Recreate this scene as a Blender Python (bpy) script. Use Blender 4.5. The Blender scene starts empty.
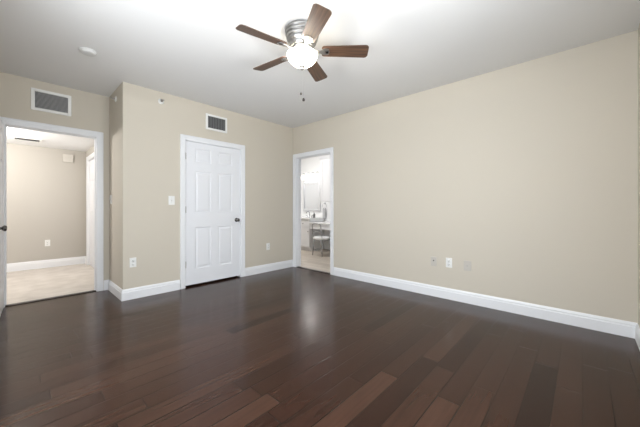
import bpy, bmesh, math, random
from mathutils import Vector, Matrix
random.seed(7)
S = bpy.context.scene
COL = S.collection
PI = math.pi

# ------------------------------------------------------------------ camera, sky, daylight, exposure
CAM = (-3.5724, -4.0018, 1.1018)
YAW = 0.8234
cd = bpy.data.cameras.new('camera'); cam = bpy.data.objects.new('camera', cd); COL.objects.link(cam)
cd.sensor_width = 36.0; cd.lens = 283.896 / 640 * 36.0
cd.shift_y = (207.88 - 213.5) / 640.0
cd.clip_start = 0.02
cam.location = CAM; cam.rotation_euler = (PI / 2, 0, -YAW)
S.camera = cam

W = bpy.data.worlds.new('world'); S.world = W; W.use_nodes = True
W.node_tree.nodes['Background'].inputs['Color'].default_value = (0.86, 0.93, 1.0, 1)
W.node_tree.nodes['Background'].inputs['Strength'].default_value = 0.6

def area(name, loc, rot, sx, sy, power, color=(1, 1, 1)):
    l = bpy.data.lights.new(name, 'AREA'); l.shape = 'RECTANGLE'; l.size = sx; l.size_y = sy
    l.energy = power; l.color = color
    o = bpy.data.objects.new(name, l); COL.objects.link(o); o.location = loc; o.rotation_euler = rot
    return o
def lamp(name, loc, power, r, color, parent=None):
    l = bpy.data.lights.new(name, 'POINT'); l.energy = power; l.shadow_soft_size = r; l.color = color
    o = bpy.data.objects.new(name, l); COL.objects.link(o); o.location = loc
    if parent: o.parent = parent
    return o
# lamps at two added windows: stand-in sky, plus upward fill brightening the ceiling
DAY = (0.90, 0.95, 1.0)
area('front_window_sky', (-2.65, -4.50, 1.50), (PI / 2 - 0.15, 0, 0), 1.48, 1.36, 38, DAY)
area('left_window_fill', (-4.02, -2.75, 1.45), (PI / 2 - 0.30, 0, -PI / 2), 2.28, 1.50, 53, DAY)  # daylight lamp added to brighten the right wall
area('front_ceiling_fill', (-2.20, -6.20, 0.0), (math.radians(122), 0, 0), 3.0, 1.4, 110, (0.98, 0.98, 0.95))  # fill lamp added to even out the far ceiling
area('left_ceiling_fill', (-5.70, -2.50, 0.0), (math.radians(122), 0, -PI / 2), 3.2, 1.4, 22, (0.98, 0.98, 0.95))  # weaker fill lamp added for the ceiling, aimed up from outside
FAN_W, HALL_W, BATH_W, BATH_DOME = 72, 160, 8, 95

S.cycles.sample_clamp_indirect = 2.5; S.cycles.caustics_reflective = False; S.cycles.caustics_refractive = False
vs = S.view_settings
vs.view_transform = 'Standard'; vs.look = 'None'; vs.exposure = 0.76; vs.gamma = 1.0
vs.use_curve_mapping = False

# ------------------------------------------------------------------ materials
def mat(name, color, rough=0.5, metal=0.0, bump=None, bscale=200.0, spec=None):
    m = bpy.data.materials.new(name); m.use_nodes = True
    nt = m.node_tree; b = nt.nodes['Principled BSDF']
    b.inputs['Base Color'].default_value = (*color, 1); b.inputs['Roughness'].default_value = rough
    b.inputs['Metallic'].default_value = metal
    if spec is not None: b.inputs['Specular IOR Level'].default_value = spec
    if bump:
        tc = nt.nodes.new('ShaderNodeTexCoord'); nz = nt.nodes.new('ShaderNodeTexNoise')
        nz.inputs['Scale'].default_value = bscale; nz.inputs['Detail'].default_value = 3
        bp = nt.nodes.new('ShaderNodeBump'); bp.inputs['Strength'].default_value = bump; bp.inputs['Distance'].default_value = 0.004
        nt.links.new(tc.outputs['Object'], nz.inputs['Vector']); nt.links.new(nz.outputs['Fac'], bp.inputs['Height'])
        nt.links.new(bp.outputs['Normal'], b.inputs['Normal'])
    return m
def emit(name, color, strength):
    m = bpy.data.materials.new(name); m.use_nodes = True
    b = m.node_tree.nodes['Principled BSDF']
    b.inputs['Base Color'].default_value = (0.9, 0.9, 0.88, 1)
    b.inputs['Emission Color'].default_value = (*color, 1); b.inputs['Emission Strength'].default_value = strength
    return m

def plank_mat(name, along, length, width, ramp, rough, mottle, gap_dark, grain=(3.0, 60.0), rough_var=0.06, spec=0.5, plank_rough=0.0, tint=(1, 1, 1)):
    """planks with a random stagger per row and a random tone per plank; along = 0 (x) or 1 (y)"""
    m = bpy.data.materials.new(name); m.use_nodes = True
    nt = m.node_tree; N = nt.nodes; L = nt.links; b = N['Principled BSDF']
    tc = N.new('ShaderNodeTexCoord'); sp = N.new('ShaderNodeSeparateXYZ'); L.new(tc.outputs['Object'], sp.inputs[0])
    u, v = (sp.outputs[0], sp.outputs[1]) if along == 0 else (sp.outputs[1], sp.outputs[0])
    def M(op, a, c=None):
        n = N.new('ShaderNodeMath'); n.operation = op
        for i, q in enumerate((a, c)):
            if q is None: continue
            if isinstance(q, (int, float)): n.inputs[i].default_value = q
            else: L.new(q, n.inputs[i])
        return n.outputs[0]
    vw = M('DIVIDE', v, width); row = M('FLOOR', vw); fv = M('FRACT', vw)
    wn = N.new('ShaderNodeTexWhiteNoise'); wn.noise_dimensions = '1D'; L.new(row, wn.inputs['W'])
    off = M('MULTIPLY', wn.outputs['Value'], 7.3)
    ul = M('ADD', M('DIVIDE', u, length), off); colm = M('FLOOR', ul); fu = M('FRACT', ul)
    cb = N.new('ShaderNodeCombineXYZ'); L.new(row, cb.inputs[0]); L.new(colm, cb.inputs[1])
    w2 = N.new('ShaderNodeTexWhiteNoise'); w2.noise_dimensions = '2D'; L.new(cb.outputs[0], w2.inputs['Vector'])
    cr = N.new('ShaderNodeValToRGB')
    while len(cr.color_ramp.elements) < len(ramp): cr.color_ramp.elements.new(0.5)
    for e, (p, c) in zip(cr.color_ramp.elements, ramp): e.position = p; e.color = (*c, 1)
    L.new(w2.outputs['Value'], cr.inputs['Fac'])
    # grain stretched along the plank
    gv = N.new('ShaderNodeCombineXYZ')
    L.new(M('ADD', M('MULTIPLY', u, grain[0]), M('MULTIPLY', w2.outputs['Value'], 37.0)), gv.inputs[0])
    L.new(M('MULTIPLY', v, grain[1]), gv.inputs[1])
    nz = N.new('ShaderNodeTexNoise'); nz.inputs['Scale'].default_value = 1.0; nz.inputs['Detail'].default_value = 2.5; nz.inputs['Roughness'].default_value = 0.5
    L.new(gv.outputs[0], nz.inputs['Vector'])
    mr = N.new('ShaderNodeMapRange'); mr.inputs['From Min'].default_value = 0.3; mr.inputs['From Max'].default_value = 0.7
    mr.inputs['To Min'].default_value = 1 - mottle; mr.inputs['To Max'].default_value = 1 + mottle
    L.new(nz.outputs['Fac'], mr.inputs['Value'])
    mx = N.new('ShaderNodeMix'); mx.data_type = 'RGBA'; mx.blend_type = 'MULTIPLY'; mx.inputs['Factor'].default_value = 1
    L.new(cr.outputs['Color'], mx.inputs['A']); L.new(mr.outputs[0], mx.inputs['B'])
    # gaps between planks
    ev = M('MINIMUM', fv, M('SUBTRACT', 1.0, fv)); eu = M('MULTIPLY', M('MINIMUM', fu, M('SUBTRACT', 1.0, fu)), length / width)
    edge = M('MINIMUM', ev, eu)
    g = N.new('ShaderNodeMapRange'); g.inputs['From Min'].default_value = 0.008; g.inputs['From Max'].default_value = 0.036
    L.new(edge, g.inputs['Value'])
    m2 = N.new('ShaderNodeMix'); m2.data_type = 'RGBA'; m2.inputs['A'].default_value = (*gap_dark, 1)
    L.new(g.outputs[0], m2.inputs['Factor']); L.new(mx.outputs['Result'], m2.inputs['B'])
    L.new(m2.outputs['Result'], b.inputs['Base Color'])
    r = N.new('ShaderNodeMapRange'); r.inputs['To Min'].default_value = rough - rough_var; r.inputs['To Max'].default_value = rough + rough_var
    L.new(nz.outputs['Fac'], r.inputs['Value'])
    L.new(M('ADD', r.outputs[0], M('MULTIPLY', w2.outputs['Color'], plank_rough)), b.inputs['Roughness'])
    b.inputs['Specular IOR Level'].default_value = spec; b.inputs['Specular Tint'].default_value = (*tint, 1)
    bp = N.new('ShaderNodeBump'); bp.inputs['Strength'].default_value = 0.35; bp.inputs['Distance'].default_value = 0.0015
    L.new(g.outputs[0], bp.inputs['Height']); L.new(bp.outputs['Normal'], b.inputs['Normal'])
    return m

def wood_mat(name, dark, light, rough):
    m = bpy.data.materials.new(name); m.use_nodes = True
    nt = m.node_tree; N = nt.nodes; L = nt.links; b = N['Principled BSDF']
    tc = N.new('ShaderNodeTexCoord'); mp = N.new('ShaderNodeMapping'); mp.inputs['Scale'].default_value = (3, 70, 70)
    nz = N.new('ShaderNodeTexNoise'); nz.inputs['Scale'].default_value = 1.5; nz.inputs['Detail'].default_value = 6
    cr = N.new('ShaderNodeValToRGB'); cr.color_ramp.elements[0].color = (*dark, 1); cr.color_ramp.elements[1].color = (*light, 1)
    cr.color_ramp.elements[0].position = 0.35; cr.color_ramp.elements[1].position = 0.68
    L.new(tc.outputs['Object'], mp.inputs[0]); L.new(mp.outputs[0], nz.inputs['Vector']); L.new(nz.outputs['Fac'], cr.inputs['Fac'])
    L.new(cr.outputs[0], b.inputs['Base Color']); b.inputs['Roughness'].default_value = rough; b.inputs['Specular IOR Level'].default_value = 0.8
    return m

def carpet_mat(name, c0, c1):
    m = bpy.data.materials.new(name); m.use_nodes = True
    nt = m.node_tree; N = nt.nodes; L = nt.links; b = N['Principled BSDF']
    tc = N.new('ShaderNodeTexCoord')
    n1 = N.new('ShaderNodeTexNoise'); n1.inputs['Scale'].default_value = 5; n1.inputs['Detail'].default_value = 4
    n2 = N.new('ShaderNodeTexNoise'); n2.inputs['Scale'].default_value = 350
    cr = N.new('ShaderNodeValToRGB'); cr.color_ramp.elements[0].color = (*c0, 1); cr.color_ramp.elements[1].color = (*c1, 1)
    cr.color_ramp.elements[0].position = 0.35; cr.color_ramp.elements[1].position = 0.65
    bp = N.new('ShaderNodeBump'); bp.inputs['Strength'].default_value = 0.6; bp.inputs['Distance'].default_value = 0.006
    for n in (n1, n2): L.new(tc.outputs['Object'], n.inputs['Vector'])
    L.new(n1.outputs['Fac'], cr.inputs['Fac']); L.new(cr.outputs[0], b.inputs['Base Color'])
    L.new(n2.outputs['Fac'], bp.inputs['Height']); L.new(bp.outputs['Normal'], b.inputs['Normal'])
    b.inputs['Roughness'].default_value = 0.95; b.inputs['Specular IOR Level'].default_value = 0.1
    return m

def glass_mat(name):
    m = bpy.data.materials.new(name); m.use_nodes = True
    nt = m.node_tree; N = nt.nodes; L = nt.links; out = N['Material Output']; N.remove(N['Principled BSDF'])
    t = N.new('ShaderNodeBsdfTransparent'); g = N.new('ShaderNodeBsdfGlossy'); g.inputs['Roughness'].default_value = 0.02
    mx = N.new('ShaderNodeMixShader'); mx.inputs[0].default_value = 0.06
    L.new(t.outputs[0], mx.inputs[1]); L.new(g.outputs[0], mx.inputs[2]); L.new(mx.outputs[0], out.inputs[0])
    return m
def frosted_mat(name, color, strength):
    """opal glass: passes light on diffusely and glows from the bulb in it"""
    m = bpy.data.materials.new(name); m.use_nodes = True
    nt = m.node_tree; N = nt.nodes; L = nt.links; out = N['Material Output']; N.remove(N['Principled BSDF'])
    t = N.new('ShaderNodeBsdfTranslucent'); t.inputs[0].default_value = (0.95, 0.93, 0.88, 1)
    d = N.new('ShaderNodeBsdfDiffuse'); d.inputs[0].default_value = (0.9, 0.89, 0.86, 1)
    mx = N.new('ShaderNodeMixShader'); mx.inputs[0].default_value = 0.4
    e = N.new('ShaderNodeEmission'); e.inputs[0].default_value = (*color, 1); e.inputs[1].default_value = strength
    ad = N.new('ShaderNodeAddShader')
    L.new(t.outputs[0], mx.inputs[1]); L.new(d.outputs[0], mx.inputs[2]); L.new(mx.outputs[0], ad.inputs[0]); L.new(e.outputs[0], ad.inputs[1])
    L.new(ad.outputs[0], out.inputs[0])
    return m

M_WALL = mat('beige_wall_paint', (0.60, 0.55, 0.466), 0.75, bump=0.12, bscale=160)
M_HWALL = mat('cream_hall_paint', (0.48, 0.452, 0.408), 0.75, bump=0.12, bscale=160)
M_BWALL = mat('white_bathroom_paint', (0.80, 0.80, 0.80), 0.6)
M_CEIL = mat('white_ceiling_paint', (0.80, 0.80, 0.80), 0.85, bump=0.15, bscale=120)
M_TRIM = mat('white_trim_paint', (0.83, 0.84, 0.86), 0.35)
M_DOOR = mat('white_door_paint', (0.80, 0.81, 0.84), 0.4)
M_PLASTIC = mat('white_plastic', (0.82, 0.82, 0.80), 0.35)
M_PLATE = mat('painted_over_plate', (0.55, 0.515, 0.465), 0.5)
M_CREAM = mat('cream_plastic', (0.60, 0.57, 0.52), 0.5)
M_DARK = mat('dark_slot', (0.02, 0.02, 0.02), 0.7)
M_DUCT = mat('duct_shade', (0.03, 0.03, 0.032), 0.8)  # dark colour standing in for the shade inside a duct
M_SLAT = mat('grey_slat', (0.15, 0.15, 0.15), 0.5, 0.2)
M_GRILLE = mat('light_grey_slat', (0.52, 0.52, 0.52), 0.5, 0.1)
M_NICKEL = mat('brushed_nickel', (0.42, 0.40, 0.38), 0.3, 1.0)
M_BRONZE = mat('dark_metal', (0.17, 0.16, 0.155), 0.26, 1.0)
M_DETECTOR = mat('off_white_plastic', (0.68, 0.68, 0.67), 0.5)
M_PULL = mat('dark_wood_pull', (0.03, 0.02, 0.016), 0.4)
M_CHROME = mat('chrome', (0.40, 0.41, 0.43), 0.2, 1.0)
M_FLOOR = plank_mat('dark_walnut_planks', 0, 1.15, 0.125,
                    [(0.0, (0.015, 0.0056, 0.0040)), (0.25, (0.029, 0.0120, 0.0078)), (0.75, (0.037, 0.0162, 0.0104)), (1.0, (0.048, 0.0220, 0.0142))],
                    0.165, 0.17, (0.006, 0.004, 0.003), grain=(2.2, 36.0), rough_var=0.02, spec=0.28, plank_rough=0.09, tint=(1.0, 0.84, 0.70))
M_BFLOOR = plank_mat('pale_plank_tiles', 1, 0.9, 0.15,
                     [(0.0, (0.50, 0.43, 0.36)), (1.0, (0.62, 0.55, 0.47))], 0.4, 0.12, (0.36, 0.30, 0.25))
M_CARPET = carpet_mat('beige_carpet', (0.58, 0.535, 0.49), (0.67, 0.625, 0.58))
M_BLADE = wood_mat('walnut_blade', (0.045, 0.022, 0.013), (0.14, 0.072, 0.040), 0.45)
M_FANW = mat('white_enamel', (0.80, 0.80, 0.80), 0.3)
M_SATIN = mat('satin_nickel', (0.34, 0.335, 0.33), 0.33, 0.9)
M_BOWL = frosted_mat('lit_opal_glass', (1.0, 0.93, 0.80), 2.5)
M_OPAL = frosted_mat('lit_opal_shade', (1.0, 0.98, 0.95), 0.7)
M_MIRROR = mat('mirror_silver', (0.9, 0.91, 0.92), 0.03, 1.0)
M_MFRAME = mat('silver_frame', (0.62, 0.62, 0.63), 0.35, 0.3)
M_CAB = mat('white_cabinet_lacquer', (0.80, 0.80, 0.81), 0.4)
M_STONE = mat('white_quartz', (0.80, 0.80, 0.79), 0.2)
M_SEAT = mat('white_vinyl', (0.84, 0.84, 0.83), 0.45)
M_GLASS = glass_mat('window_glass')
M_STRIP = mat('dark_floor_strip', (0.02, 0.012, 0.009), 0.4)  # dark strip where two floors meet

# ------------------------------------------------------------------ mesh helpers
class MB:
    def __init__(s): s.v = []; s.f = []; s.sm = []
    def add(s, vs_, fs_, smooth=False):
        k = len(s.v); s.v += [tuple(p) for p in vs_]
        for f in fs_: s.f.append([i + k for i in f]); s.sm.append(smooth)
        return s
    def box(s, x0, x1, y0, y1, z0, z1):
        return s.add([(x, y, z) for x in (x0, x1) for y in (y0, y1) for z in (z0, z1)],
                     [(0, 1, 3, 2), (4, 6, 7, 5), (0, 4, 5, 1), (2, 3, 7, 6), (0, 2, 6, 4), (1, 5, 7, 3)])
    def frame(s, o, i, at, ax, d0, d1):
        """flat rectangular frame: o, i = (a0, a1, z0, z1) outer and inner; ax = normal axis 'x' 'y'"""
        a0, a1, z0, z1 = o; b0, b1, c0, c1 = i
        for (p0, p1, q0, q1) in ((a0, b0, z0, z1), (b1, a1, z0, z1), (b0, b1, z0, c0), (b0, b1, c1, z1)):
            if p1 - p0 < 1e-6 or q1 - q0 < 1e-6: continue
            if ax == 'y': s.box(p0, p1, at + d0, at + d1, q0, q1)
            else: s.box(at + d0, at + d1, p0, p1, q0, q1)
        return s
    def lathe(s, prof, c=(0, 0, 0), axis='z', n=32, smooth=True):
        c = Vector(c); k = []; fs = []
        for (r, h) in prof:
            for j in range(n):
                a = 2 * PI * j / n; p = (r * math.cos(a), r * math.sin(a), h)
                if axis == 'y': p = (p[0], p[2], p[1])
                elif axis == 'x': p = (p[2], p[0], p[1])
                k.append(c + Vector(p))
        for i in range(len(prof) - 1):
            for j in range(n):
                fs.append((i * n + j, i * n + (j + 1) % n, (i + 1) * n + (j + 1) % n, (i + 1) * n + j))
        s.add(k, fs, smooth)
        m = len(prof) - 1
        if prof[0][0] > 1e-5: s.add(k[:n], [tuple(range(n))])
        if prof[m][0] > 1e-5: s.add(k[m * n:], [tuple(range(n))])
        return s
    def tube(s, pts, r, n=10, close=True):
        pts = [Vector(p) for p in pts]; k = []; fs = []; prev = None
        for i, p in enumerate(pts):
            t = (pts[min(i + 1, len(pts) - 1)] - pts[max(i - 1, 0)]).normalized()
            if prev is None:
                a = Vector((0, 0, 1)) if abs(t.z) < 0.9 else Vector((1, 0, 0)); nrm = t.cross(a).normalized()
            else: nrm = (prev - t * prev.dot(t)).normalized()
            prev = nrm; bn = t.cross(nrm)
            for j in range(n):
                a = 2 * PI * j / n; k.append(p + nrm * (r * math.cos(a)) + bn * (r * math.sin(a)))
        for i in range(len(pts) - 1):
            for j in range(n):
                fs.append((i * n + j, i * n + (j + 1) % n, (i + 1) * n + (j + 1) % n, (i + 1) * n + j))
        s.add(k, fs, True)
        if close: s.add(k[:n], [tuple(range(n))]); s.add(k[-n:], [tuple(range(n))])
        return s
    def prism(s, poly, z0, z1):
        n = len(poly)
        return s.add([(x, y, z0) for x, y in poly] + [(x, y, z1) for x, y in poly],
                     [tuple(range(n))[::-1], tuple(range(n, 2 * n))] + [(i, (i + 1) % n, n + (i + 1) % n, n + i) for i in range(n)])
    def sweep(s, path, prof):
        """profile (d, z) swept along a floor path; d grows to the left of the path, corners mitred"""
        P = [Vector((x, y)) for x, y in path]; k = []; n = len(prof)
        for i, p in enumerate(P):
            d0 = (P[i] - P[i - 1]).normalized() if i else (P[1] - P[0]).normalized()
            d1 = (P[i + 1] - P[i]).normalized() if i < len(P) - 1 else d0
            n0 = Vector((-d0.y, d0.x)); n1 = Vector((-d1.y, d1.x)); m = (n0 + n1); m = m / max(m.dot(n0), 0.2)
            for (d, z) in prof: k.append((p.x + m.x * d, p.y + m.y * d, z))
        fs = []
        for i in range(len(P) - 1):
            for j in range(n): fs.append((i * n + j, i * n + (j + 1) % n, (i + 1) * n + (j + 1) % n, (i + 1) * n + j))
        fs += [tuple(range(n))[::-1], tuple(range((len(P) - 1) * n, len(P) * n))]
        return s.add(k, fs)
    def build(s, name, m, parent=None, bevel=0, loc=None, rotz=0):
        me = bpy.data.meshes.new(name); me.from_pydata(s.v, [], s.f); me.update()
        bm = bmesh.new(); bm.from_mesh(me)
        for f, q in zip(bm.faces, s.sm): f.smooth = q
        bmesh.ops.remove_doubles(bm, verts=bm.verts, dist=1e-6)
        bmesh.ops.recalc_face_normals(bm, faces=bm.faces); bm.to_mesh(me); bm.free()
        me.materials.append(m)
        o = bpy.data.objects.new(name, me); COL.objects.link(o)
        if parent: o.parent = parent
        if loc: o.location = loc
        o.rotation_euler.z = rotz
        if bevel:
            b = o.modifiers.new('bevel', 'BEVEL'); b.width = bevel; b.segments = 2; b.limit_method = 'ANGLE'; b.angle_limit = 0.6
        return o

def tag(o, label, cat, group=None):
    o['label'] = label; o['category'] = cat
    if group: o['group'] = group
    return o
def thing(name, label, cat, loc=(0, 0, 0), rotz=0, group=None):
    o = bpy.data.objects.new(name, None); COL.objects.link(o); o.empty_display_size = 0.1
    o.location = loc; o.rotation_euler.z = rotz
    return tag(o, label, cat, group)
def struct(o, label=None, cat=None):
    o['kind'] = 'structure'
    if label: o['label'] = label; o['category'] = cat
    return o

# ------------------------------------------------------------------ the shell
H = 2.60; T = 0.12; XD = -2.693; YC = 0.701; YE = -4.338; XL = -3.85
EO = (-3.651, -2.817, 2.045)      # entrance opening x0, x1, head
CO = (-1.984, -1.101, 2.043)     # closet opening
BO = (-0.939, -0.072, 2.038)     # bathroom opening y0, y1, head
WL = (-3.95, -1.55, 0.60, 2.30)   # opening of the added left window, beside and behind the camera
WO = (-3.45, -1.85, 0.75, 2.25)  # opening of the added window behind the camera
YH = 3.2225; XH = -2.60; HH = 2.21; XHL = -5.6
XB = 2.05; YB1 = 2.45; YB0 = -1.6

def struct_mb(name, m, mb, label=None, cat=None): return struct(mb.build(name, m), label, cat)

struct_mb('floor', M_FLOOR, MB().box(XL - T, 0.055, YE - T, 0.775, -0.05, 0.0))
struct_mb('floor_hall', M_CARPET, MB().box(XHL, XH + T, 0.7755, YH + T, -0.05, 0.004))
struct_mb('floor_bathroom', M_BFLOOR, MB().box(0.0555, XB + T, YB0 - T, YB1 + T, -0.05, 0.002))
struct_mb('ceiling', M_CEIL, MB().box(XL - T, 0.0, YE - T, YC + T, H, H + 0.1))
struct_mb('ceiling_hall', M_CEIL, MB().box(XHL - T, XH + T, YC + T, YH + T, HH, HH + 0.1))
struct_mb('ceiling_bathroom', M_CEIL, MB().box(0.0, XB + T, YB0 - T, YB1 + T, H, H + 0.1))
struct_mb('wall_back', M_WALL, MB().box(XD, CO[0], 0, T, 0, H).box(CO[1], 0, 0, T, 0, H).box(CO[0], CO[1], 0, T, CO[2], H))
struct_mb('wall_return', M_WALL, MB().box(XD, XD + T, T, YC + T, 0, H))
struct_mb('wall_entry', M_WALL, MB().box(XL - T, EO[0], YC, YC + T, 0, H).box(EO[1], XD, YC, YC + T, 0, H).box(EO[0], EO[1], YC, YC + T, EO[2], H))
struct_mb('wall_left', M_WALL, MB().box(XL - T, XL, YE - T, WL[0], 0, H).box(XL - T, XL, WL[1], YC, 0, H)
          .box(XL - T, XL, WL[0], WL[1], 0, WL[2]).box(XL - T, XL, WL[0], WL[1], WL[3], H))
struct_mb('wall_right', M_WALL, MB().box(0, T, YE - T, BO[0], 0, H).box(0, T, BO[1], YB1 + T, 0, H).box(0, T, BO[0], BO[1], BO[2], H))
struct_mb('wall_front', M_WALL, MB().box(XL, WO[0], YE - T, YE, 0, H).box(WO[1], 0, YE - T, YE, 0, H)
          .box(WO[0], WO[1], YE - T, YE, 0, WO[2]).box(WO[0], WO[1], YE - T, YE, WO[3], H))
struct_mb('wall_closet', M_WALL, MB().box(XD + T, 0, YC, YC + T, 0, H))
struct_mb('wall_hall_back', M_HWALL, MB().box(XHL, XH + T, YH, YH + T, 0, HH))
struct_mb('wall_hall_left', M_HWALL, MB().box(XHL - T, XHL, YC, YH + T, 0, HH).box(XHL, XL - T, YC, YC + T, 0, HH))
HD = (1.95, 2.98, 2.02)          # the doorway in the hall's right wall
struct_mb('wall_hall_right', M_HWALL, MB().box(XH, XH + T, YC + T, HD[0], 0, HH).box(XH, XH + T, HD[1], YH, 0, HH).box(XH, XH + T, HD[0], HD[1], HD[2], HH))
struct_mb('wall_bathroom_far', M_BWALL, MB().box(XB, XB + T, YB0 - T, YB1 + T, 0, H))
struct_mb('wall_bathroom_side', M_BWALL, MB().box(T, XB, YB1, YB1 + T, 0, H).box(T, XB, YB0 - T, YB0, 0, H))

# baseboards
BBP = [(0, 0), (0.016, 0), (0.016, 0.092), (0.011, 0.100), (0.012, 0.112), (0.007, 0.126), (0.005, 0.132), (0, 0.132)]
BBH = [(d, z + 0.004) for d, z in BBP]
def bb(name, paths, prof=BBP, m=M_TRIM):
    mb = MB()
    for p in paths: mb.sweep(p, prof)
    return struct(mb.build(name, m))
CW = 0.064                        # casing width
bb('baseboard_back', [[(0, 0), (CO[1] + CW, 0)], [(CO[0] - CW, 0), (XD, 0), (XD, YC), (EO[1] + CW, YC)]])
bb('baseboard_right', [[(0, YE), (0, BO[0] - CW)]])
bb('baseboard_front', [[(XL, YE), (0, YE)]])
bb('baseboard_left', [[(EO[0] - CW, YC), (XL, YC), (XL, YE)]])
bb('baseboard_hall', [[(XH, YH), (XHL, YH)], [(XH, HD[1] + CW), (XH, YH)], [(XH, YC + T), (XH, HD[0] - CW)]], [(d, z * 1.1 + 0.004) for d, z in BBP])

# casings and jambs
def casing(name, axis, a0, a1, head, w0, w1, faces, stop=None, label=None):
    """axis 'y': opening in a wall whose faces lie at y = w0 and w1; faces: [(plane, outward sign)]"""
    mb = MB()
    def bx(p0, p1, d0, d1, z0, z1):
        d0, d1 = min(d0, d1), max(d0, d1)
        if axis == 'y': mb.box(p0, p1, d0, d1, z0, z1)
        else: mb.box(d0, d1, p0, p1, z0, z1)
    j = 0.014
    lo, hi = min(w0, w1) - 0.004, max(w0, w1) + 0.004
    bx(a0 - 0.004, a0 + j, lo, hi, 0, head); bx(a1 - j, a1 + 0.004, lo, hi, 0, head); bx(a0 - 0.004, a1 + 0.004, lo, hi, head - j, head + 0.004)
    if stop is not None:
        for q in ((a0 + j, a0 + j + 0.010), (a1 - j - 0.010, a1 - j)): bx(q[0], q[1], stop, stop + 0.034, 0, head - j)
        bx(a0 + j, a1 - j, stop, stop + 0.034, head - j - 0.010, head - j)
    for pl, sg in faces:
        for k0, k1, th in ((0.0, CW * 0.45, 0.012), (CW * 0.45, CW * 0.86, 0.016), (CW * 0.86, CW, 0.020)):
            r = 0.006
            bx(a0 + r - k1, a0 + r - k0, pl, pl + sg * th, 0, head - r + k1)
            bx(a1 - r + k0, a1 - r + k1, pl, pl + sg * th, 0, head - r + k1)
            bx(a0 + r - k0, a1 - r + k0, pl, pl + sg * th, head - r + k0, head - r + k1)
    return struct(mb.build(name, M_TRIM, bevel=0.0025), label)
casing('trim_1', 'y', CO[0], CO[1], CO[2], 0, T, [(0, -1), (T, 1)], stop=0.055)
casing('trim_2', 'y', EO[0], EO[1], EO[2], YC, YC + T, [(YC, -1), (YC + T, 1)], stop=YC + 0.055)
casing('trim_3', 'x', BO[0], BO[1], BO[2], 0, T, [(0, -1), (T, 1)], stop=0.04)
casing('trim_4', 'x', HD[0], HD[1], HD[2], XH, XH + T, [(XH, -1)], stop=XH + 0.06)
struct(MB().box(EO[0] + 0.014, EO[1] - 0.014, YC + 0.01, YC + 0.074, 0.0, 0.009).build('trim_5', M_STRIP, bevel=0.003))
struct(MB().box(0.004, 0.056, BO[0] + 0.014, BO[1] - 0.014, 0.0, 0.008).build('trim_6', M_STRIP, bevel=0.003))

# the unseen window behind the camera, added as a daylight source
win = struct(MB().frame((WO[0] - 0.0, WO[1], WO[2], WO[3]), (WO[0] + 0.05, WO[1] - 0.05, WO[2] + 0.05, WO[3] - 0.05), YE, 'y', -0.10, -0.04).build('added_window_1', M_TRIM))
MB().box((WO[0] + WO[1]) / 2 - 0.025, (WO[0] + WO[1]) / 2 + 0.025, YE - 0.095, YE - 0.045, WO[2] + 0.05, WO[3] - 0.05).build('window_mullion', M_TRIM, win)
MB().box(WO[0] + 0.05, WO[1] - 0.05, YE - 0.072, YE - 0.068, WO[2] + 0.05, WO[3] - 0.05).build('window_pane', M_GLASS, win)
MB().box(WO[0] - 0.06, WO[1] + 0.06, YE - 0.04, YE + 0.04, WO[2] - 0.025, WO[2]).build('window_sill', M_TRIM, win, bevel=0.004)

win = struct(MB().frame(WL, (WL[0] + 0.05, WL[1] - 0.05, WL[2] + 0.05, WL[3] - 0.05), XL, 'x', -0.10, -0.04).build('added_window_2', M_TRIM))  # second unseen window, added to light the right wall
MB().box(XL - 0.095, XL - 0.045, (WL[0] + WL[1]) / 2 - 0.025, (WL[0] + WL[1]) / 2 + 0.025, WL[2] + 0.05, WL[3] - 0.05).build('window_mullion', M_TRIM, win)
MB().box(XL - 0.072, XL - 0.068, WL[0] + 0.05, WL[1] - 0.05, WL[2] + 0.05, WL[3] - 0.05).build('window_pane', M_GLASS, win)
MB().box(XL - 0.04, XL + 0.04, WL[0] - 0.06, WL[1] + 0.06, WL[2] - 0.025, WL[2]).build('window_sill', M_TRIM, win, bevel=0.004)

# ------------------------------------------------------------------ panelled doors (local: x along the leaf from the hinge edge, y thickness, z up)
def panel_leaf(w, h, th, cols, rows):
    """cols, rows: panel intervals; each face carries a moulded recess with a raised field"""
    mb = MB()
    xs = sorted({0, w, *[q for c in cols for q in c]}); zs = sorted({0, h, *[q for r in rows for q in r]})
    def is_panel(x0, x1, z0, z1): return any(abs(c[0] - x0) < 1e-6 and abs(c[1] - x1) < 1e-6 for c in cols) and any(abs(r[0] - z0) < 1e-6 and abs(r[1] - z1) < 1e-6 for r in rows)
    for y, sg in ((0.0, 1), (th, -1)):
        for i in range(len(xs) - 1):
            for k in range(len(zs) - 1):
                x0, x1, z0, z1 = xs[i], xs[i + 1], zs[k], zs[k + 1]
                if not is_panel(x0, x1, z0, z1):
                    mb.add([(x0, y, z0), (x1, y, z0), (x1, y, z1), (x0, y, z1)], [(0, 1, 2, 3)]); continue
                ring = []
                for ins, dp in ((0, 0), (0.006, 0.007), (0.020, 0.009), (0.042, 0.003)):
                    yy = y + sg * dp
                    ring.append([(x0 + ins, yy, z0 + ins), (x1 - ins, yy, z0 + ins), (x1 - ins, yy, z1 - ins), (x0 + ins, yy, z1 - ins)])
                for a, b in zip(ring, ring[1:]):
                    for q in range(4): mb.add([a[q], a[(q + 1) % 4], b[(q + 1) % 4], b[q]], [(0, 1, 2, 3)])
                mb.add(ring[-1], [(0, 1, 2, 3)])
    for a, b in zip(xs, xs[1:]):
        for z in (0, h): mb.add([(a, 0, z), (b, 0, z), (b, th, z), (a, th, z)], [(0, 1, 2, 3)])
    for a, b in zip(zs, zs[1:]):
        for x in (0, w): mb.add([(x, 0, a), (x, th, a), (x, th, b), (x, 0, b)], [(0, 1, 2, 3)])
    return mb
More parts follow.
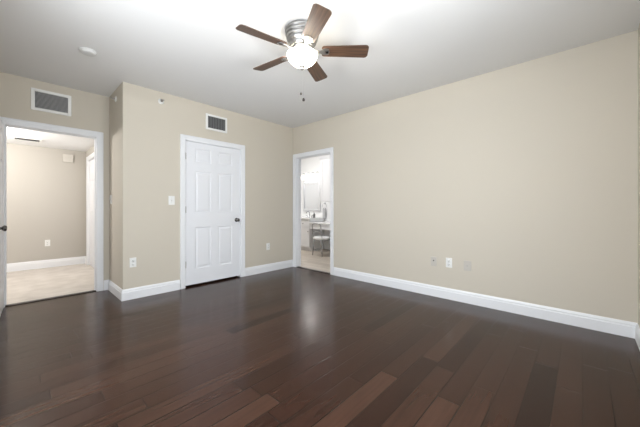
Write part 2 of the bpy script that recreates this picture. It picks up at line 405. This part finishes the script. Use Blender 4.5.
def cols_for(w): st, mu = 0.135, 0.105; pw = (w - 2 * st - mu) / 2; return [(st, st + pw), (st + pw + mu, w - st)]
ROWS = [(0.215, 0.800), (1.015, 1.595), (1.720, 1.915)]
KNOB = [(0, 0), (0.032, 0), (0.032, 0.004), (0.027, 0.009), (0.012, 0.012), (0.011, 0.030), (0.020, 0.036), (0.027, 0.046), (0.027, 0.054), (0.020, 0.063), (0.0, 0.066)]
def knob(parent, x, z, y, sg, m, name='door_knob'):
    return MB().lathe([(r, sg * h) for r, h in KNOB], (x, y, z), 'y', 24).build(name, m, parent)
def hinges(parent, zs, y, x, m):
    for z in zs:
        MB().lathe([(0.007, -0.045), (0.007, 0.045)], (x, y, z), 'z', 12).box(x, x + 0.014, y + 0.004, y + 0.0075, z - 0.045, z + 0.045).build('hinge', m, parent)

cw = CO[1] - CO[0] - 0.034
closet = struct(panel_leaf(cw, 2.0, 0.035, cols_for(cw), ROWS).build('door_1', M_DOOR, loc=(CO[0] + 0.017, 0.016, 0.027)), 'closed white six-panel closet door with a dark round knob', 'door')
knob(closet, cw - 0.062, 0.885, 0.0, -1, M_BRONZE)
hinges(closet, (0.29, 1.05, 1.79), -0.008, -0.002, M_NICKEL)
ew = EO[1] - EO[0] - 0.034
# opened into the bedroom a little past a right angle, towards the left wall
entry = struct(panel_leaf(ew, 2.0, 0.035, cols_for(ew), ROWS).build('door_2', M_DOOR, loc=(EO[0] - 0.030, YC - 0.024, 0.012), rotz=-(PI / 2 + math.radians(2.5))), 'open white panelled entrance door with a dark knob, seen edge on', 'door')
knob(entry, ew - 0.065, 0.90, 0.035, 1, M_BRONZE); knob(entry, ew - 0.065, 0.90, 0.0, -1, M_BRONZE)
hw = HD[1] - HD[0] - 0.034
hd = struct(panel_leaf(hw, 1.985, 0.035, cols_for(hw), ROWS).build('door_3', M_DOOR, loc=(XH + 0.055, HD[0] + 0.017, 0.012), rotz=PI / 2), 'white door in the side wall of the hall', 'door')
knob(hd, 0.065, 0.90, 0.035, 1, M_NICKEL)

# ------------------------------------------------------------------ ceiling fan
FX, FY = -1.921, -2.267; FR = 0.556; BZ = -0.180
fan = thing('ceiling_fan', 'silvery flush-mount ceiling fan with five walnut blades and a lit bowl light', 'ceiling fan', (FX, FY, H))
MB().lathe([(0.0, 0), (0.128, 0), (0.140, -0.006), (0.142, -0.022), (0.137, -0.027), (0.131, -0.029), (0.137, -0.034), (0.139, -0.050), (0.133, -0.055),
            (0.126, -0.057), (0.132, -0.062), (0.132, -0.080), (0.126, -0.086), (0.117, -0.088), (0.122, -0.093), (0.120, -0.110), (0.111, -0.117),
            (0.102, -0.119), (0.104, -0.128), (0.096, -0.142), (0.090, -0.150), (0.0, -0.150)], n=48).build('motor_housing', M_SATIN, fan)
MB().lathe([(0.0, -0.150), (0.082, -0.150), (0.086, -0.156), (0.086, -0.168), (0.050, -0.174), (0.045, -0.184), (0.0, -0.186)], n=40).build('switch_housing', M_SATIN, fan)
BOWLP = [(0.126, -0.208), (0.129, -0.214), (0.127, -0.222), (0.123, -0.232), (0.113, -0.254), (0.093, -0.276), (0.068, -0.294), (0.040, -0.306), (0.012, -0.311)]
MB().lathe(BOWLP + [(0.012, -0.308), (0.039, -0.303), (0.066, -0.291), (0.090, -0.273), (0.110, -0.252), (0.120, -0.231), (0.124, -0.221), (0.123, -0.208), (0.126, -0.208)], n=48).build('bowl_shade', M_BOWL, fan)
MB().lathe([(0.0, -0.302), (0.024, -0.305), (0.025, -0.311), (0.017, -0.316), (0.013, -0.322), (0.016, -0.328), (0.011, -0.336), (0.0, -0.340)], n=24).build('finial', M_NICKEL, fan)
lamp('fan_bulb', (0, 0, -0.224), FAN_W, 0.022, (1.0, 0.975, 0.94), fan)

def blade_outline():
    pts = []
    r0, r1, w0, w1, rc = 0.165, FR, 0.056, 0.068, 0.030
    for a0, cx_, cy_ in ((-90, r1 - rc, -w1 + rc), (0, r1 - rc, w1 - rc)):
        for i in range(7): a = math.radians(a0 + 15 * i); pts.append((cx_ + rc * math.cos(a), cy_ + rc * math.sin(a)))
    rc = 0.022
    for a0, cx_, cy_ in ((90, r0 + rc, w0 - rc), (180, r0 + rc, -w0 + rc)):
        for i in range(7): a = math.radians(a0 + 15 * i); pts.append((cx_ + rc * math.cos(a), cy_ + rc * math.sin(a)))
    return pts
PITCH = math.radians(-14)
for k in range(5):
    ang = math.radians(169.05 - 72 * k)
    b = MB().prism(blade_outline(), -0.003, 0.003).build('blade', M_BLADE, fan, bevel=0.0015)
    b.location = (0, 0, BZ); b.rotation_euler = (PITCH, 0, ang)
    br = MB()
    # bracket: a tapering arm from the hub, a forked plate under the blade and three screws
    br.prism([(0.075, -0.020), (0.120, -0.014), (0.150, -0.016), (0.185, -0.036), (0.222, -0.030), (0.232, 0.0), (0.222, 0.030), (0.185, 0.036), (0.150, 0.016), (0.120, 0.014), (0.075, 0.020)], -0.0085, -0.0035)
    bk = br.build('blade_bracket', M_SATIN, fan, bevel=0.0015)
    bk.location = (0, 0, BZ); bk.rotation_euler = (PITCH, 0, ang)
    MB().prism([(0.196, -0.010), (0.214, -0.013), (0.221, 0.0), (0.214, 0.013), (0.196, 0.010), (0.189, 0.0)], -0.0105, -0.0083).build('bracket_medallion', M_BRONZE, bk)
fd = Vector((math.sin(YAW), math.cos(YAW))); sd = Vector((math.cos(YAW), -math.sin(YAW)))
for (s_, z, r, h) in ((-0.016, -0.492, 0.008, 0.028), (0.006, -0.545, 0.012, 0.032)):
    px, py = fd.x * 0.1 + sd.x * s_, fd.y * 0.1 + sd.y * s_
    ch = MB().tube([(px, py, -0.205), (px, py, z)], 0.0004, 6).build('pull_chain', M_GRILLE, fan)
    MB().lathe([(0, z + h), (r * 0.5, z + h * 0.9), (r, z + h * 0.5), (r * 0.9, z + h * 0.15), (0, z)][::-1], (px, py, -h * 0.6), 'z', 14).build('pull_knob', M_PULL, ch)

# ------------------------------------------------------------------ vents, detector, sprinklers
def wall_vent(name, label, x0, x1, z0, z1, y, vertical, n, fl):
    t = thing(name, label, 'vent', ((x0 + x1) / 2, y, z0), 0, 'air vents high on the walls')
    w = (x1 - x0) / 2; h = z1 - z0
    MB().frame((-w, w, 0, h), (-w + fl, w - fl, fl, h - fl), 0, 'y', -0.012, 0).build('frame', M_PLASTIC, t, bevel=0.003)
    MB().box(-w + fl, w - fl, -0.002, 0.0, fl, h - fl).build('duct_shade_plate', M_DUCT, t)  # dark sheet painted as the shaded duct behind the louvres
    s = MB()
    if vertical:
        for i in range(n):
            x = -w + fl + (i + 0.5) * (2 * w - 2 * fl) / n
            s.add([(x - 0.006, -0.0035, fl), (x + 0.004, -0.0110, fl), (x + 0.005, -0.0100, fl), (x - 0.005, -0.0025, fl),
                   (x - 0.006, -0.0035, h - fl), (x + 0.004, -0.0110, h - fl), (x + 0.005, -0.0100, h - fl), (x - 0.005, -0.0025, h - fl)],
                  [(0, 1, 2, 3), (4, 5, 6, 7), (0, 1, 5, 4), (1, 2, 6, 5), (2, 3, 7, 6), (3, 0, 4, 7)])
    else:
        for i in range(n):
            z = fl + (i + 0.5) * (h - 2 * fl) / n
            s.add([(-w + fl, -0.0035, z + 0.005), (-w + fl, -0.0110, z - 0.004), (-w + fl, -0.0105, z - 0.005), (-w + fl, -0.0030, z + 0.004),
                   (w - fl, -0.0035, z + 0.005), (w - fl, -0.0110, z - 0.004), (w - fl, -0.0105, z - 0.005), (w - fl, -0.0030, z + 0.004)],
                  [(0, 1, 2, 3), (4, 5, 6, 7), (0, 1, 5, 4), (1, 2, 6, 5), (2, 3, 7, 6), (3, 0, 4, 7)])
    s.build('louvres', M_SLAT if vertical else M_GRILLE, t)  # louvre grey has the shade on the metal put into it
    return t
wall_vent('air_vent', 'white framed return air grille with horizontal louvres above the open entrance door', -3.437, -3.081, 2.247, 2.499, YC, False, 14, 0.030)
wall_vent('air_vent', 'small white framed air register with upright louvres above the closet door', -1.688, -1.352, 2.242, 2.470, 0, True, 11, 0.028)
t = thing('ceiling_vent', 'narrow grey louvred air vent on the hall ceiling', 'vent', (-3.42, 2.58, HH))
MB().box(-0.16, 0.16, -0.12, -0.095, -0.01, 0).box(-0.16, 0.16, 0.095, 0.12, -0.01, 0).box(-0.16, -0.14, -0.095, 0.095, -0.01, 0).box(0.14, 0.16, -0.095, 0.095, -0.01, 0).build('frame', M_PLASTIC, t, bevel=0.002)
MB().box(-0.14, 0.14, -0.095, 0.095, -0.002, 0).build('duct_shade_plate', M_DUCT, t)  # dark sheet in place of a shaded recess
s = MB()
for i in range(9):
    x = -0.125 + i * 0.03125; s.box(x, x + 0.012, -0.095, 0.095, -0.009, -0.002)
s.build('louvres', M_SLAT, t)

t = thing('smoke_detector', 'round white smoke detector on the ceiling near the entrance', 'smoke detector', (-3.09, -0.535, H))
MB().lathe([(0, 0), (0.068, 0), (0.068, -0.012), (0.0, -0.012)], n=32).build('mounting_base', M_DETECTOR, t)
MB().lathe([(0.060, -0.012), (0.062, -0.020), (0.050, -0.028), (0.030, -0.031), (0.0, -0.031)], n=32).build('cover', M_DETECTOR, t)

def sprinkler(label, loc, rotz):
    t = thing('fire_sprinkler', label, 'sprinkler', loc, rotz, 'sidewall fire sprinklers')
    MB().lathe([(0, 0), (0.036, 0), (0.034, -0.006), (0.016, -0.012), (0, -0.012)], axis='y', n=24).build('escutcheon', M_PLASTIC, t)
    MB().lathe([(0.011, -0.012), (0.011, -0.030), (0.006, -0.034), (0.006, -0.052), (0.0, -0.052)], axis='y', n=16).build('nozzle', M_NICKEL, t)
    MB().box(-0.022, 0.022, -0.058, -0.052, 0.000, 0.014).tube([(-0.010, -0.028, 0), (-0.017, -0.042, 0), (-0.008, -0.054, 0.003)], 0.0025, 6).tube([(0.010, -0.028, 0), (0.017, -0.042, 0), (0.008, -0.054, 0.003)], 0.0025, 6).build('deflector', M_NICKEL, t)
sprinkler('small sidewall fire sprinkler high on the beige wall beside the closet door', (-2.278, 0, 2.477), 0)
sprinkler('small sidewall fire sprinkler high on the narrow side wall by the entrance', (XD, 0.33, 2.477), -PI / 2)

# ------------------------------------------------------------------ outlets, switches, plates (local: plate on y = 0 facing -y)
def plate(t, m, w=0.072, h=0.116):
    return MB().box(-w / 2, w / 2, -0.006, 0, -h / 2, h / 2).build('cover_plate', m, t, bevel=0.003)
def outlet(label, loc, rotz, m=M_PLASTIC):
    t = thing('wall_outlet', label, 'outlet', loc, rotz, 'white wall outlets'); plate(t, m)
    for z in (-0.021, 0.021):
        r = MB().lathe([(0, -0.006), (0.0165, -0.006), (0.0165, -0.0085), (0, -0.0085)], (0, 0, z), 'y', 20).build('receptacle', m, t)
        MB().box(-0.0085, -0.006, -0.0092, -0.0083, z - 0.002, z + 0.009).box(0.006, 0.0085, -0.0092, -0.0083, z - 0.002, z + 0.009).lathe([(0, -0.0083), (0.0032, -0.0083), (0.0032, -0.0092), (0, -0.0092)], (0, 0, z - 0.009), 'y', 10).build('slots', M_DARK, r)
    MB().lathe([(0, -0.006), (0.003, -0.006), (0.002, -0.0075), (0, -0.0075)], (0, 0, 0), 'y', 10).build('screw', M_NICKEL, t)
    return t
def switch(label, loc, rotz):
    t = thing('light_switch', label, 'light switch', loc, rotz, 'toggle light switches'); plate(t, M_PLASTIC, 0.076, 0.118)
    MB().box(-0.006, 0.006, -0.008, -0.0055, -0.013, 0.013).build('toggle_slot', M_PLATE, t)
    MB().box(-0.004, 0.004, -0.017, -0.006, -0.001, 0.010).build('toggle', M_PLASTIC, t, bevel=0.0015)
    for z in (-0.032, 0.032): MB().lathe([(0, -0.006), (0.003, -0.006), (0.002, -0.0075), (0, -0.0075)], (0, 0, z), 'y', 10).build('screw', M_NICKEL, t)
outlet('white wall outlet low on the wall between the entrance corner and the closet door', (-2.590, 0, 0.441), 0)
outlet('white wall outlet low on the wall between the closet door and the far corner', (-0.579, 0, 0.433), 0)
outlet('white wall outlet low on the long bare wall, between two painted plates', (0, -2.815, 0.440), -PI / 2)
outlet('white wall outlet on the cream back wall of the hall', (-3.149, YH, 0.456), 0)
switch('white toggle light switch just beside the closet door', (-2.150, 0, 1.201), 0)
switch('white toggle light switch on the narrow side wall by the entrance', (XD, 0.60, 1.215), -PI / 2)
t = thing('phone_jack', 'beige painted jack plate with a dark port, nearer the bathroom door', 'wall plate', (0, -2.632, 0.433), -PI / 2)
plate(t, M_PLATE); MB().box(-0.007, 0.007, -0.0075, -0.0055, 0.004, 0.018).build('port', M_DARK, t)
t = thing('cable_jack', 'beige painted cable plate on the long wall, farthest from the bathroom door', 'wall plate', (0, -3.020, 0.432), -PI / 2)
plate(t, M_PLATE, 0.082, 0.116); MB().lathe([(0, -0.006), (0.006, -0.006), (0.005, -0.014), (0, -0.014)], (0, 0, 0), 'y', 14).build('port', M_NICKEL, t)
t = thing('door_chime', 'small white square chime box high on the hall wall', 'chime', (-2.866, YH, 2.046))
MB().box(-0.075, 0.075, -0.030, 0, -0.075, 0.075).build('cover', M_CREAM, t, bevel=0.006)
s = MB()
for i in range(4): s.box(-0.05, 0.05, -0.0315, -0.0295, -0.04 + i * 0.02, -0.035 + i * 0.02)
s.build('grille', M_PLATE, t)

# the hall lamp, left of the doorway; it throws the bright patch on the narrow side wall
t = thing('pendant_lamp', 'short hanging pendant lamp with an opal globe in the hall', 'pendant lamp', (-4.10, 1.98, HH))
MB().lathe([(0, 0), (0.06, 0), (0.055, -0.02), (0.008, -0.03), (0.008, -0.14), (0, -0.14)], n=24).build('rod', M_SATIN, t)
MB().lathe([(0.0, -0.135), (0.04, -0.142), (0.080, -0.18), (0.095, -0.23), (0.080, -0.28), (0.04, -0.318), (0.0, -0.325)], n=20).build('globe_shade', emit('lit_hall_globe', (1.0, 0.965, 0.92), HALL_W), t)

# ------------------------------------------------------------------ bathroom
VY0, VY1, VX = 1.06, 2.40, 1.50
v = thing('vanity_cabinet', 'white vanity base cabinet under the bathroom mirror', 'cabinet', (VX, (VY0 + VY1) / 2, 0.002))
hw_ = (VY1 - VY0) / 2
MB().box(0.02, XB - VX - 0.006, -hw_, hw_, 0.09, 0.80).box(0.07, XB - VX - 0.006, -hw_, hw_, 0, 0.09).build('body', M_CAB, v)
for i in range(3):
    y0 = -hw_ + i * 2 * hw_ / 3 + 0.012; y1 = -hw_ + (i + 1) * 2 * hw_ / 3 - 0.012
    d = MB().box(0.008, 0.02, y0, y1, 0.11, 0.60).frame((y0, y1, 0.11, 0.60), (y0 + 0.055, y1 - 0.055, 0.165, 0.545), 0.0, 'x', 0.0, 0.008).build('door', M_CAB, v, bevel=0.002)
    MB().lathe([(0, 0), (0.006, 0), (0.006, -0.012), (0.014, -0.018), (0.012, -0.026), (0, -0.028)], (0, y0 + 0.03, 0.50), 'x', 14).build('knob', M_CHROME, d)
    d = MB().box(0.0, 0.02, y0, y1, 0.62, 0.78).build('drawer', M_CAB, v, bevel=0.003)
    MB().lathe([(0, 0), (0.006, 0), (0.006, -0.012), (0.014, -0.018), (0.012, -0.026), (0, -0.028)], (0, (y0 + y1) / 2, 0.70), 'x', 14).build('knob', M_CHROME, d)
tag(MB().box(VX - 0.02, XB - 0.005, VY0 - 0.01, VY1 + 0.03, 0.803, 0.843).build('countertop', M_STONE, bevel=0.004), 'white stone countertop on the bathroom vanity', 'countertop')
tag(MB().box(XB - 0.022, XB - 0.001, VY0 - 0.01, VY1 + 0.03, 0.8435, 0.94).build('backsplash', M_STONE, bevel=0.003), 'low white stone backsplash strip behind the vanity counter', 'backsplash')
DY0 = -0.45
dk = thing('makeup_desk', 'low white makeup counter with an open knee space beside the vanity', 'desk', (VX, (DY0 + VY0) / 2, 0.002))
q = (VY0 - DY0) / 2
MB().box(-0.02, XB - VX - 0.006, -q, q - 0.012, 0.70, 0.735).build('desktop', M_STONE, dk, bevel=0.004)
MB().box(0.01, 0.03, -q, q - 0.012, 0.575, 0.70).build('apron', M_CAB, dk, bevel=0.002)
MB().box(0.0, XB - VX - 0.006, -q, -q + 0.40, 0.0, 0.575).build('side_cabinet', M_CAB, dk)
mr = thing('wall_mirror', 'silver framed rectangular mirror above the vanity', 'mirror', (XB, 1.515, 1.012))
MB().frame((-0.335, 0.335, 0, 0.84), (-0.28, 0.28, 0.055, 0.785), 0, 'x', -0.03, 0).build('frame', M_MFRAME, mr, bevel=0.006)
MB().box(-0.012, 0, -0.28, 0.28, 0.055, 0.785).build('mirror_glass', M_MIRROR, mr)
vl = thing('vanity_light', 'chrome bar light with four lit glass shades above the mirror', 'wall light', (XB, 1.50, 2.02))
MB().box(-0.025, 0, -0.36, 0.36, 0.01, 0.075).build('back_plate', M_FANW, vl, bevel=0.004)
for i in range(4):
    y = -0.27 + i * 0.18
    MB().tube([(-0.02, y, 0.045), (-0.08, y, 0.05), (-0.11, y, 0.03), (-0.11, y, 0.0)], 0.008, 8).build('arm', M_CHROME, vl)
    MB().lathe([(0.022, 0.0), (0.045, -0.05), (0.058, -0.12), (0.055, -0.12), (0.042, -0.05), (0.019, -0.004), (0.022, 0.0)], (-0.11, y, 0), 'z', 20).build('shade', M_OPAL, vl)
    if i in (1, 2): lamp('vanity_bulb', (-0.11, y, -0.10), BATH_W / 2, 0.03, (0.98, 0.985, 1.0), vl)
wc = thing('wall_cabinet', 'tall white wall cabinet hanging above the makeup counter', 'cabinet', (1.70, 0.215, 1.27))
MB().box(0.02, XB - 1.70 - 0.004, -0.665, 0.665, 0, 1.06).build('body', M_CAB, wc)
for y0, y1 in ((-0.655, -0.005), (0.005, 0.655)):
    d = MB().box(0.008, 0.02, y0, y1, 0.01, 1.05).frame((y0, y1, 0.01, 1.05), (y0 + 0.06, y1 - 0.06, 0.07, 0.99), 0, 'x', 0, 0.008).build('door', M_CAB, wc, bevel=0.002)
    MB().lathe([(0, 0), (0.006, 0), (0.006, -0.012), (0.013, -0.018), (0.011, -0.026), (0, -0.028)], (0, (y0 + 0.03) if y0 > 0 else (y1 - 0.03), 0.12), 'x', 14).build('knob', M_CHROME, d)
MB().box(-0.01, XB - 1.70, -0.68, 0.68, 1.06, 1.085).box(-0.03, XB - 1.70, -0.69, 0.69, 1.085, 1.11).build('crown_moulding', M_CAB, wc, bevel=0.004)
fa = thing('faucet', 'small chrome faucet on the vanity counter under the mirror', 'faucet', (1.86, 1.42, 0.843))
MB().lathe([(0, 0), (0.026, 0), (0.024, 0.01), (0.014, 0.016), (0.013, 0.11), (0, 0.11)], n=20).build('base', M_CHROME, fa)
MB().tube([(0, 0, 0.10), (-0.01, 0, 0.145), (-0.05, 0, 0.165), (-0.10, 0, 0.150), (-0.12, 0, 0.115)], 0.010, 10).build('spout', M_CHROME, fa)
for y in (-0.09, 0.09):
    MB().lathe([(0, 0), (0.020, 0), (0.015, 0.02), (0.012, 0.05), (0, 0.05)], (0, y, 0), 'z', 16).tube([(0, y, 0.05), (0, y + (0.05 if y > 0 else -0.05), 0.062)], 0.006, 8).build('tap_handle', M_CHROME, fa)
so = thing('soap_dispenser', 'small grey soap bottle at the end of the vanity counter', 'soap dispenser', (1.72, 1.11, 0.843))
MB().lathe([(0, 0), (0.028, 0), (0.030, 0.01), (0.030, 0.09), (0.012, 0.11), (0.010, 0.125), (0, 0.125)], n=20).build('bottle', M_SLAT, so)
MB().tube([(0, 0, 0.12), (0, 0, 0.155), (-0.035, 0, 0.155)], 0.005, 8).build('pump', M_CHROME, so)
ht = thing('hand_towel_ring', 'chrome ring with a grey hand towel beside the mirror', 'towel ring', (XB, 1.02, 1.22))
MB().lathe([(0, 0), (0.022, 0), (0.022, -0.012), (0.008, -0.016), (0.008, -0.04), (0, -0.04)], axis='x', n=16).build('mount', M_CHROME, ht)
MB().tube([(-0.034, 0.07 * math.sin(a * PI / 12), -0.07 + 0.07 * math.cos(a * PI / 12)) for a in range(25)], 0.004, 8).build('ring', M_CHROME, ht)
tag(MB().box(-0.048, -0.022, -0.055, 0.055, -0.40, -0.135).build('hand_towel', mat('grey_towel', (0.42, 0.42, 0.43), 0.95, bump=0.5, bscale=300), loc=(XB, 1.02, 1.22), bevel=0.008), 'folded grey hand towel hanging from the chrome ring', 'towel')

t = thing('added_ceiling_light', 'round white dome light added on the bathroom ceiling, out of view', 'fill light', (0.75, 1.25, H))  # unseen light added to brighten the whole bathroom
MB().lathe([(0, 0), (0.15, 0), (0.15, -0.015), (0, -0.015)], n=32).build('base', M_FANW, t)
MB().lathe([(0.135, -0.015), (0.130, -0.030), (0.105, -0.044), (0.06, -0.052), (0.0, -0.054)], n=20).build('dome_shade', emit('bathroom_fill_dome', (0.98, 0.985, 1.0), BATH_DOME), t)

# the makeup chair: round white cushion on a metal frame, its low open back towards the bedroom
CX, CY = 1.30, 0.46
c = thing('vanity_chair', 'low metal vanity chair with a round white seat, in front of the makeup counter', 'chair', (CX, CY, 0.002))
MB().lathe([(0, 0.372), (0.185, 0.372), (0.200, 0.380), (0.205, 0.400), (0.198, 0.420), (0.165, 0.432), (0.0, 0.436)], n=32).build('seat', M_SEAT, c)
MB().tube([(0.185 * math.cos(a * PI / 16), 0.185 * math.sin(a * PI / 16), 0.360) for a in range(33)], 0.011, 8, False).build('seat_frame', M_CHROME, c)
for sx, sy in ((-1, 1), (-1, -1), (1, 1), (1, -1)):
    MB().tube([(sx * 0.120, sy * 0.130, 0.362), (sx * 0.130, sy * 0.140, 0.2), (sx * 0.150, sy * 0.150, 0.0)], 0.011, 8).build('leg', M_CHROME, c)
MB().tube([(-0.125, 0.135, 0.362), (-0.155, 0.135, 0.50), (-0.180, 0.135, 0.68), (-0.186, 0.118, 0.725), (-0.188, 0.085, 0.738), (-0.188, -0.085, 0.738), (-0.186, -0.118, 0.725), (-0.180, -0.135, 0.68), (-0.155, -0.135, 0.50), (-0.125, -0.135, 0.362)], 0.011, 8).build('backrest', M_CHROME, c)
MB().tube([(-0.162, 0.135, 0.55), (-0.162, -0.135, 0.55)], 0.007, 8).build('back_rail', M_CHROME, c)
MB().tube([(0.14 * math.cos(a * PI / 12) * 1.15, 0.145 * math.sin(a * PI / 12) * 1.25, 0.12) for a in range(25)], 0.006, 8, False).build('stretcher', M_CHROME, c)
